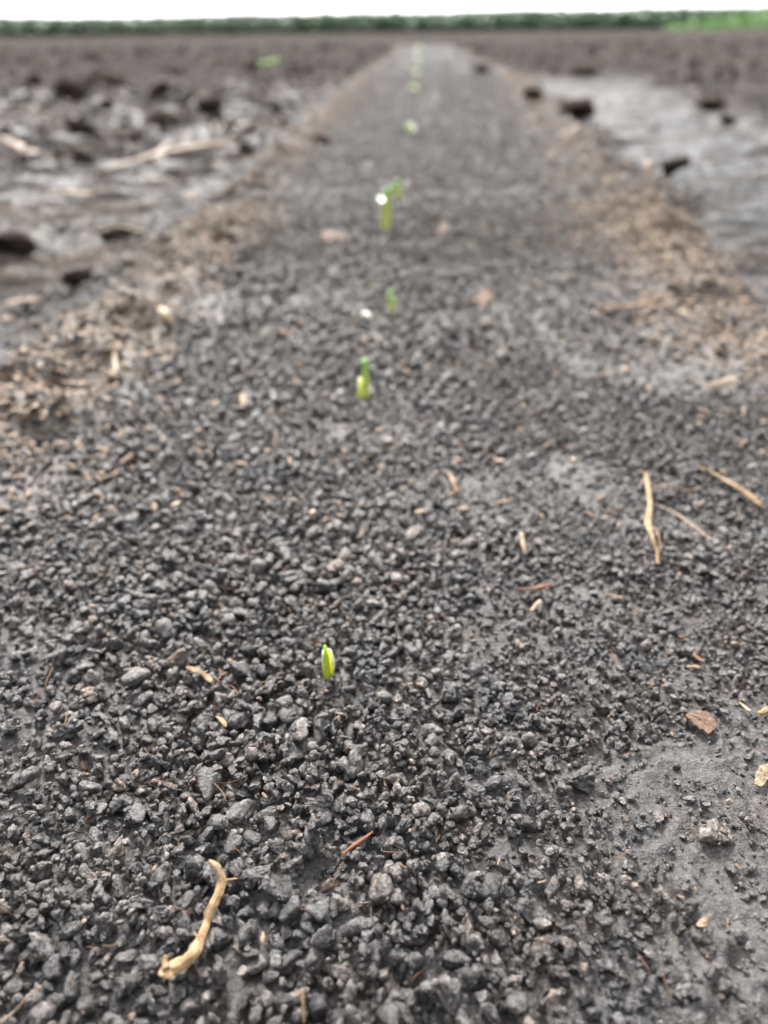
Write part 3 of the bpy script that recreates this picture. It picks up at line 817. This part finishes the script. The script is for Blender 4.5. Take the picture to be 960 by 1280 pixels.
straw('straw_piece', [(560, 590), (566, 600), (572, 616)], [4, 6, 6], M_straw, 'orange brown straw bit on the bed above the front seedling, right of the row', 'straw', SG, lifts=[.001] * 3)
straw('straw_piece', [(878, 485), (900, 479), (922, 474)], [7, 10, 8], M_pale, 'pale flat straw piece at right below the litter ridge', 'straw', SG, lifts=[.002] * 3)
straw('straw_piece', [(143, 425), (144, 445), (143, 468)], [7, 8, 7], M_pale, 'upright pale straw on the left litter ridge', 'straw', SG, lifts=[.004, .002, .001])
straw('straw_piece', [(70, 477), (100, 480), (135, 479)], [7, 8, 5], M_chaff, 'level pale straw at the front of the left litter ridge', 'straw', SG, lifts=[.002] * 3)
straw('straw_piece', [(302, 492), (305, 502), (306, 512)], [8, 10, 5], M_straw, 'little tan straw bit on the bed left of the second seedling', 'straw', SG, lifts=[.001] * 3)
straw('straw_piece', [(336, 413), (352, 415), (368, 418)], [4, 7, 4], M_straw, 'tan sliver beside a tan speck, left of the white granule', 'straw', SG, lifts=[.001] * 3)
straw('straw_piece', [(200, 385), (208, 393), (216, 405)], [10, 13, 8], M_pale, 'pale bent straw at the inner edge of the left litter ridge', 'straw', SG, lifts=[.003] * 3)
straw('straw_piece', [(745, 381), (775, 384), (805, 380), (830, 368)], [4, 6, 6, 4], M_straw, 'long tan straw lying across the foot of the right litter ridge', 'straw', SG, lifts=[.002] * 4)
straw('straw_piece', [(0, 172), (22, 184), (48, 196)], [10, 20, 16], M_chaff, 'broad pale husk strip at the far left edge', 'straw', SG, lifts=[.006] * 3)
straw('straw_piece', [(120, 215), (160, 205), (200, 192), (250, 184), (296, 178)], [6, 10, 12, 16, 12], M_chaff, 'long brown stalk lying across the left furrow', 'stalk', SG, lifts=[.006, .008, .01, .01, .008])
straw('straw_piece', [(192, 205), (202, 188), (214, 180)], [5, 11, 9], M_chaff, 'pale leaf strip leaning on the long brown stalk', 'straw', SG, lifts=[.004, .012, .016])
straw('straw_piece', [(55, 243), (85, 240), (120, 243)], [6, 9, 6], M_pale, 'arched pale straw over the wet mud at left', 'straw', SG, lifts=[.003, .006, .003])
straw('straw_piece', [(120, 290), (150, 283), (180, 290)], [3, 4, 3], M_pale, 'thin arched straw capping the rounded mud lump', 'straw', SG, lifts=[.008, .012, .008])
straw('straw_piece', [(0, 384), (25, 378), (55, 376)], [14, 16, 8], M_chaff, 'brown husk piece at the left edge above the litter ridge', 'straw', SG, lifts=[.003] * 3)
straw('straw_piece', [(0, 400), (10, 398), (20, 398)], [8, 10, 6], M_pale, 'pale stub at the left edge under the brown husk', 'straw', SG, lifts=[.002] * 3)
straw('root_piece', [(647, 736), (662, 736), (678, 733), (690, 729)], [3, 5, 5, 3], M_root, 'dark red root piece on the bed right of the front seedling', 'root', SG, lifts=[.0015] * 4)
straw('root_piece', [(664, 764), (670, 757), (676, 750)], [4, 5, 3], M_pale, 'pale curl of root under the dark red root piece', 'root', SG, lifts=[.001] * 3)
straw('root_piece', [(428, 1068), (443, 1056), (458, 1046), (466, 1040)], [3, 4, 4, 3], M_root, 'dark red twig on the bare mud patch', 'twig', SG, lifts=[.001] * 4)
straw('straw_piece', [(874, 1160), (880, 1152), (888, 1143)], [9, 11, 5], M_chaff, 'tan frayed husk on the smooth crust at lower right', 'straw', SG, lifts=[.001] * 3)
straw('straw_piece', [(924, 878), (932, 884), (938, 889)], [3, 4, 3], M_pale, 'white straw sliver right of the bark chip', 'straw', SG, lifts=[.001] * 3)
straw('straw_piece', [(947, 892), (955, 888), (964, 884)], [6, 8, 6], M_straw, 'straw end at the right edge above the cream flake', 'straw', SG, lifts=[.001] * 3)
straw('straw_piece', [(858, 834), (868, 833), (876, 835)], [3, 5, 3], M_straw, 'tan straw curl above the bark chip', 'straw', SG, lifts=[.001] * 3)
straw('straw_piece', [(866, 818), (872, 822), (880, 828)], [4, 6, 4], M_root, 'brown straw bit touching the tan curl above the bark chip', 'straw', SG, lifts=[.001] * 3)
straw('straw_piece', [(757, 742), (768, 745), (779, 748)], [3, 5, 3], M_straw, 'slim tan straw in the grey hollow right of the dark red root', 'straw', SG, lifts=[.001] * 3)
straw('root_piece', [(270, 850), (276, 845), (274, 836)], [3, 2, 1.5], M_root, 'forked rusty rootlet at the end of the short thick straw', 'root', SG, lifts=[.001] * 3, extra=(([(276, 845), (284, 840)], 2, .002), ([(272, 851), (290, 858), (298, 868)], 2, .001)))
straw('root_piece', [(377, 1238), (379, 1258), (380, 1279)], [3, 3, 3], M_straw, 'thin tan fibre standing at the bottom edge', 'root', SG, lifts=[.003] * 3)
straw('straw_piece', [(0, 1279), (20, 1262), (35, 1245), (52, 1232)], [3, 4, 3, 2], M_chaff, 'dull fibre in the muddy hollow at the lower left corner', 'straw', SG, lifts=[.001] * 4)

def chip(name, outline, thick, mat, label, cat, lift, tilt=0.0, seed=0):
    """flat chip with a ragged outline, real thickness, gently warped"""
    rs_ = np.random.RandomState(seed)
    W = [on_ground(a, b, .002, lift) for a, b in outline]
    c = sum(W, Vector()) / len(W)
    pts = []
    n = len(W)
    for i in range(n):
        a, b = W[i], W[(i + 1) % n]
        for k in range(5):
            p = a.lerp(b, k / 5); pts.append(np.array(p[:]) + rs_.normal(0, .00012, 3))
    pts = np.array(pts); c = np.array(c[:])
    Vv = []; rings = [1.0, .72, .4, .12]
    for s in (1, -1):
        for rg in rings:
            q = c + (pts - c) * rg
            q[:, 2] = c[2] + (q[:, 1] - c[1]) * tilt + s * thick * (.5 + .25 * (1 - rg)) + rs_.normal(0, thick * .10, len(q))
            Vv.append(q)
    m_ = len(pts); Fc = []
    V = np.vstack(Vv)
    for s in (0, 1):
        for r_ in range(len(rings) - 1):
            for k in range(m_):
                a = (s * 4 + r_) * m_ + k; b = (s * 4 + r_) * m_ + (k + 1) % m_
                q = (a, b, b + m_, a + m_); Fc.append(q if s == 0 else q[::-1])
        base = (s * 4 + 3) * m_; Fc.append(tuple(range(base, base + m_)) if s == 0 else tuple(range(base + m_ - 1, base - 1, -1)))
    for k in range(m_):
        Fc.append((k, 4 * m_ + k, 4 * m_ + (k + 1) % m_, (k + 1) % m_))
    me = bpy.data.meshes.new(name); me.from_pydata([tuple(v - c) for v in V], [], Fc); me.materials.append(mat)
    o = bpy.data.objects.new(name, me); COL.objects.link(o); o.location = c
    o['label'] = label; o['category'] = cat; return o
chip('bark_chip', [(855, 896), (870, 889), (884, 891), (897, 908), (886, 917), (868, 906)], .0007, M_bark, 'reddish brown bark chip lying tilted on the grey crust at right', 'bark chip', .0016, .25, 1)
chip('straw_flake', [(941, 977), (948, 961), (960, 958), (966, 968), (955, 978)], .0003, M_pale, 'cream papery flake at the right edge below the bark chip', 'flake', .002, .5, 2)
chip('straw_flake', [(592, 372), (607, 368), (616, 373), (604, 379)], .0008, M_bark, 'tan flake on the blurred bed, right of the white granule', 'flake', .002, .3, 3)
chip('straw_flake', [(400, 296), (415, 291), (430, 295), (416, 302)], .001, M_bark, 'tan flake on the far bed left of the hooked seedling', 'flake', .002, .3, 4)
chip('straw_flake', [(546, 287), (553, 284), (560, 288), (553, 291)], .001, M_chaff, 'pale flake on the far bed right of the hooked seedling', 'flake', .002, .5, 5)

# fine fibres all over the bed
def fibres(name, n, ylo, yhi, llo, lhi, rad, mat, seed, where=None, label='', lift=.0006, segs=3, flat_=False):
    r_ = np.random.RandomState(seed); Vs, Fs, off = [], [], 0
    made = 0; tries = 0
    while made < n and tries < n * 30:
        tries += 1
        a, b = half_at(ylo), half_at(yhi)
        hw = math.sqrt(a * a + r_.rand() * (b * b - a * a)); y = (hw - 0.055) / 0.60
        x = r_.uniform(-hw, hw) + ROWS * y * .5
        if where is not None and r_.rand() > where(x, y): continue
        if any((x - sx) ** 2 + (y - sy) ** 2 < .006 ** 2 for sx, sy in sprout_xy): continue
        made += 1
        L_ = r_.uniform(llo, lhi); a_ = r_.uniform(0, 2 * np.pi); bend = r_.normal(0, .22)
        z = hm_at(x, y, .001)
        P = []; cx, cy = x, y; el = r_.normal(0.05, .25)
        for k in range(segs + 1):
            P.append((cx, cy)); cx += L_ / segs * math.cos(a_) * math.cos(el); cy += L_ / segs * math.sin(a_) * math.cos(el); a_ += bend / segs * 2
        zs = [z + lift + k / segs * L_ * math.sin(el) for k in range(segs + 1)]
        zs = [max(zz_, min(hm_at(p[0], p[1]), z + .003) - .0001) for zz_, p in zip(zs, P)]
        pr = rad * r_.uniform(.6, 1.4)
        fl_ = .28 if flat_ else .8
        v, f = tube([(p[0], p[1], q) for p, q in zip(P, zs)], [pr * .6] + [pr] * (segs - 1) + [pr * .5], 5, fl_, .1, made, True, 2)
        Vs.append(v); Fs.append([tuple(i + off for i in q) for q in f]); off += len(v)
    V = np.vstack(Vs); Fc = [q for f in Fs for q in f]
    o = build_poly(name, V, Fc, mat); o['kind'] = 'stuff'; o['label'] = label; o['category'] = 'plant fibres'
    return o
fibres('root_fibres', 420, .03, .36, .002, .007, .00008, M_root, 11, label='fine rusty root hairs scattered through the crumbs')
fibres('straw_fibres', 170, .03, .40, .0015, .006, .00011, M_straw, 12, label='fine tan straw fibres scattered through the crumbs')
fibres('chaff_specks', 300, .03, .40, .0008, .002, .0004, M_chaff, 13, label='small brown chaff specks among the crumbs', flat_=True)
RLG = (RL + RR).reshape(GXX.shape)
def wr(x, y):
    i = int((y - GY0) / GS); j = int((x - GX0) / GS)
    if 0 <= i < HM.shape[0] and 0 <= j < HM.shape[1]: return float(min(1, RLG[i, j] ** 1.3 + .03))
    a = masks(np.array([x]), np.array([y])); return float(min(1, (a[1] + a[2])[0] ** 1.3 + .03))
def near_lit(name, n, ylo, yhi, l0, l1, rad, mat, seed, label): return fibres(name, n, ylo, yhi, l0, l1, rad, mat, seed, wr, label, .0006, 3, True)
near_lit('ridge_litter', 8000, .20, .84, .0012, .0065, .0009, M_chaff, 21, 'brown chaff and broken straw heaped along the ridges')
near_lit('pale_litter', 1500, .20, .84, .001, .005, .0009, M_pale, 22, 'bleached straw bits heaped along the ridges')
def wr2(x, y):
    a = masks(np.array([x]), np.array([y])); return float(min(1, (a[1] + a[2])[0] + .6 * a[3][0] + .6 * (a[4][0] - a[5][0]) + .06))
fibres('distant_litter', 3800, .84, 5.5, .008, .030, .0035, M_chaff, 23, wr2, 'blurred brown litter farther along the ridges and furrows', .002, 3, True)
fibres('distant_pale_litter', 600, .84, 5.5, .006, .022, .003, M_pale, 24, wr2, 'blurred bleached straw farther along the ridges', .003, 3, True)

# ------------------------------------------------------------------ seedlings
def set_along(o, vals):
    a = o.data.attributes.new('along', 'FLOAT', 'POINT'); a.data.foreach_set('value', np.array(vals, dtype=np.float32))
def shoot(name, base, pts, radii, mat, parent, nseg=20, flatz=.75, open_=None, seed=0):
    """rolled leaf: a tapering tube with a fold; pts relative to the base"""
    P = np.array(pts); n = len(P)
    t = np.linspace(0, 1, 26); idx = np.linspace(0, 1, n)
    C = np.stack([np.interp(t, idx, P[:, k]) for k in range(3)], 1)
    # smooth the path
    for _ in range(3): C[1:-1] = (C[:-2] + 2 * C[1:-1] + C[2:]) / 4
    Rd = np.interp(t, idx, radii)
    V, al, Fc = [], [], []
    span = 2 * np.pi if open_ is None else 2 * np.pi - open_
    a0 = -np.pi / 2 + (0 if open_ is None else open_ / 2)
    m_ = nseg if open_ is None else nseg + 1
    layers = [1.0] if open_ is None else [1.0, .80]
    for ly in layers:
        for i in range(len(t)):
            for k in range(m_):
                a = a0 + span * k / nseg
                rr_ = Rd[i] * ly
                # a shallow groove and ribs make it read as a rolled blade
                rr_ *= 1 + .05 * math.cos(7 * a) - .22 * math.exp(-((a - 4.4) / .22) ** 2)
                zt = C[i][2]
                if open_ is not None: zt = zt * (1 - .22 * math.exp(-((k / nseg - 0) / .2) ** 2)) 
                V.append((C[i][0] + math.cos(a) * rr_, C[i][1] + math.sin(a) * rr_ * flatz, zt)); al.append(t[i])
    R = len(t) * m_
    rng = range(m_) if open_ is None else range(m_ - 1)
    for li in range(len(layers)):
        for i in range(len(t) - 1):
            for k in rng:
                q = (li * R + i * m_ + k, li * R + i * m_ + (k + 1) % m_, li * R + (i + 1) * m_ + (k + 1) % m_, li * R + (i + 1) * m_ + k)
                Fc.append(q if li == 0 else q[::-1])
    if open_ is not None:
        for k in rng:
            i = len(t) - 1
            Fc.append((i * m_ + k, i * m_ + k + 1, R + i * m_ + k + 1, R + i * m_ + k))
        for i in range(len(t) - 1):
            Fc.append((i * m_, (i + 1) * m_, R + (i + 1) * m_, R + i * m_))
            Fc.append((i * m_ + m_ - 1, R + i * m_ + m_ - 1, R + (i + 1) * m_ + m_ - 1, (i + 1) * m_ + m_ - 1))
    else:
        V.append(tuple(C[-1] + np.array([0, 0, Rd[-1] * .6]))); al.append(1.0)
        top = len(V) - 1; i = len(t) - 1
        for k in range(m_): Fc.append((i * m_ + k, i * m_ + (k + 1) % m_, top))
    me = bpy.data.meshes.new(name); me.from_pydata(V, [], Fc); me.materials.append(mat)
    for p in me.polygons: p.use_smooth = True
    o = bpy.data.objects.new(name, me); COL.objects.link(o); o.parent = parent
    set_along(o, al)
    return o
mw, wn, wl, wb = newmat('water_drop')
wb.inputs['Base Color'].default_value = (1, 1, 1, 1); wb.inputs['Roughness'].default_value = 0.0
wb.inputs['Transmission Weight'].default_value = 1.0; wb.inputs['IOR'].default_value = 1.33
def drop_obj(p, r, label=None, parent=None):
    bm = bmesh.new(); bmesh.ops.create_uvsphere(bm, u_segments=24, v_segments=16, radius=r * 1.25)
    for v in bm.verts: v.co.z *= .9 if v.co.z > 0 else 1.1
    me = bpy.data.meshes.new('dew_drop'); bm.to_mesh(me); bm.free(); me.materials.append(mw)
    for q in me.polygons: q.use_smooth = True
    o = bpy.data.objects.new('dew_drop', me); COL.objects.link(o); o.location = p
    if parent: o.parent = parent
    if label: o['label'] = label; o['category'] = 'dew drop'
    return o
def sprout(px, py, hpx, label, style, group='seedlings in the row'):
    p = on_ground(px, py)
    p.z = hm_at(p.x, p.y)
    d = (p - CP).dot(F_)
    view = abs(math.cos(math.atan2(CAMH, p.y)))
    H = hpx * d / FPX / max(.5, view) * (.93 if style == 0 else 1)
    if style == 5: H = min(H, .011)
    if style == 6: H = min(H, .020)
    e = bpy.data.objects.new('seedling', None); COL.objects.link(e); e.location = p; e.empty_display_size = .005
    e['label'] = label; e['category'] = 'seedling'; e['group'] = group
    k = d / FPX
    z0 = -.0015
    if style == 0:
        w_ = 7.4 * k
        shoot('leaf', p, [(-1 * k, -1 * k, z0), (-1 * k, -1.2 * k, H * .35), (-1.5 * k, -1.2 * k, H * .7), (-2.0 * k, -.8 * k, H * .97)], [w_ * .52, w_ * .50, w_ * .42, w_ * .16], M_leaf, e)
        shoot('sheath', p, [(0, 0, z0), (0, 0, H * .3), (.6 * k, .4 * k, H * .55), (.5 * k, .8 * k, H * .76)], [w_ * .7, w_ * 1.02, w_ * 1.05, w_ * .85], M_sheath, e, open_=1.9)
    elif style == 1:
        w_ = 6 * k
        shoot('leaf', p, [(1.5 * k, 0, z0), (2 * k, 0, H * .4), (2.5 * k, 0, H * .7), (2 * k, 0, H * .98)], [w_ * .8, w_ * .75, w_ * .6, w_ * .5], M_leafd, e)
        shoot('sheath', p, [(-2 * k, 0, z0), (-2.5 * k, 0, H * .25), (-3 * k, 0, H * .5)], [w_ * .85, w_ * .95, w_ * .6], M_sheath, e, open_=1.2)
        drop_obj((2 * k, 0, H), 3.2 * k, None, e)
    elif style == 3:
        w_ = 6 * k
        shoot('leaf', p, [(-.5 * k, 0, z0), (0, 0, H * .4), (1 * k, 0, H * .75), (3.5 * k, 0, H * .97)], [w_ * .8, w_ * .8, w_ * .7, w_ * .5], M_leafd, e)
        shoot('leaf', p, [(0, 0, H * .5), (-1 * k, -2 * k, H * .8), (-4 * k, -3 * k, H * .86)], [w_ * .6, w_ * .5, w_ * .3], M_leafd, e)
        drop_obj((-5 * k, -3 * k, H * .80), 4.6 * k, None, e)
    else:
        w_ = 5 * k
        shoot('leaf', p, [(0, 0, z0), (-1 * k, 0, H * .5), (-1.5 * k, 0, H * .97)], [w_ * .8, w_ * .75, w_ * .5], M_leafd, e)
        if style == 2: drop_obj((1 * k, -7 * k, H * .55), 4.6 * k, None, e)
        if style == 4: drop_obj((0, -3 * k, H), 4.6 * k, None, e)
    return e
for s in SP: sprout(*s)
sprout(513, 168, 10, 'short far seedling marked by a round bright dew drop, alone up the row', 4)
for i, (px, py) in enumerate(((518, 112), (521, 92), (523, 74), (524, 60))):
    sprout(px, py, 22 - 1.5 * i, 'faint pale green seedling in the far end of the row near the horizon', 5)

# white granule
mg, gn, gl, gb = newmat('white_granule'); gb.inputs['Base Color'].default_value = (0.85, 0.83, 0.74, 1); gb.inputs['Roughness'].default_value = .5
gnn = N(gn, 'ShaderNodeTexNoise', Scale=1500.0); gbp = N(gn, 'ShaderNodeBump', Strength=.3, Distance=.0002); gl.new(gnn.outputs['Fac'], gbp.inputs['Height']); gl.new(gbp.outputs[0], gb.inputs['Normal'])
p = on_ground(456, 398); V, Fc = rock(4, 3, 0, 6)
d = (p - CP).dot(F_)
clod_obj(V * 8.5 * d / FPX, Fc, 'round white granule on the blurred bed between second and third seedlings', None, 'white_granule', 'granule', mg, (p.x, p.y, hm_at(p.x, p.y) + 6.0 * d / FPX))

# ------------------------------------------------------------------ weed in the left furrow
def blade(base, yaw, L_, w_, lean, n=8):
    V, Fc = [], []
    for i in range(n + 1):
        t = i / n; r = L_ * math.sin(lean * t) / max(lean, .01) ; z = L_ * (math.sin(t * (1.57 - lean * .5)) * .8)
        ww = w_ * math.sin(math.pi * min(1, .15 + .85 * t)) + .0004
        for s, dz in ((-1, .0), (0, -.25), (1, 0), (0, -.45)):
            V.append((base[0] + math.cos(yaw) * r - math.sin(yaw) * s * ww, base[1] + math.sin(yaw) * r + math.cos(yaw) * s * ww, base[2] + z + dz * ww))
    for i in range(n):
        for a, b in ((0, 1), (1, 2), (2, 3), (3, 0)): Fc.append((i * 4 + a, i * 4 + b, i * 4 + 4 + b, i * 4 + 4 + a))
    return np.array(V), Fc, [i / n for i in range(n + 1) for _ in range(4)]
M_weed = leaf_material('weed_leaf', (0.22, 0.42, 0.05), (0.30, 0.55, 0.06), 0.1, 0.9, .2)
p = flat(333, 84, -.01); d = (p - CP).dot(F_)
p.z = hm_at(p.x, p.y)
we = bpy.data.objects.new('weed', None); COL.objects.link(we); we.location = p
we['label'] = 'small bright green weed among dark clods in the upper left field'; we['category'] = 'weed'
rw = np.random.RandomState(3)
for i in range(9):
    V, Fc, al = blade((0, 0, 0), i * 2 * np.pi / 9 + rw.uniform(-.3, .3), rw.uniform(18, 28) * d / FPX * .8, 4.5 * d / FPX, rw.uniform(.5, 1.1))
    o = build_poly('leaf', V, Fc, M_weed, we); set_along(o, al)

# ------------------------------------------------------------------ crop and hedge at the field's far edge
def foliage_material(name, a, b_):
    mt, n, l, b = newmat(name)
    geo = n.new('ShaderNodeNewGeometry')
    r = ramp(n, [(0, a), (1, b_)]); l.new(geo.outputs['Random Per Island'], r.inputs['Fac'])
    l.new(r.outputs['Color'], b.inputs['Base Color']); b.inputs['Roughness'].default_value = .6
    return mt
def leaf_mass(name, n, x0, x1, y0, y1, hfun, lw, ll, mat, seed, label):
    r_ = np.random.RandomState(seed)
    x = r_.uniform(x0, x1, n); y = r_.uniform(y0, y1, n)
    top = hfun(x, y)
    z = top * r_.uniform(0, 1, n) ** 1.3
    a = r_.uniform(0, np.pi * 2, n); el = r_.uniform(.1, 1.4, n)
    ux = np.stack([np.cos(a) * np.cos(el), np.sin(a) * np.cos(el), np.sin(el)], 1)
    vx = np.stack([-np.sin(a), np.cos(a), np.zeros(n)], 1)
    s = r_.uniform(.6, 1.3, n)[:, None]
    C = np.stack([x, y, z], 1)
    q = [C - vx * lw * s * .3, C + ux * ll * s * .5 - vx * lw * s, C + ux * ll * s, C + ux * ll * s * .5 + vx * lw * s]
    V = np.stack(q, 1).reshape(-1, 3); Fc = np.arange(4 * n).reshape(n, 4)
    o = mesh_obj(name, V, Fc, mat, False); o['kind'] = 'stuff'; o['label'] = label; o['category'] = 'crop' if 'crop' in name else 'hedge'
    return o
M_far = foliage_material('hedge_leaves', (0.085, 0.15, 0.085), (0.14, 0.22, 0.12))  # leaf colour lightened and greyed to stand in for distance haze
M_crop = foliage_material('crop_leaves', (0.07, 0.17, 0.03), (0.15, 0.32, 0.05))
leaf_mass('hedgerow_foliage', 90000, -110, 110, 125, 140, lambda x, y: 2.3 + .003 * x + .22 * perlin2(x / 14, y / 9, 71) + .10 * perlin2(x / 3.5, y / 3.5, 72), .28, .55, M_far, 1, 'distant dark green band of vegetation along the horizon')
leaf_mass('crop_foliage', 30000, 25, 80, 62, 78, lambda x, y: .95 * sstep(24, 34, x) + .12 + .1 * perlin2(x / 5, y / 5, 73) , .06, .5, M_crop, 2, 'brighter green standing crop at the right end of the horizon')
print('verts', sum(len(o.data.vertices) for o in bpy.data.objects if o.type == 'MESH'), 'crumbs', len(crumbs))
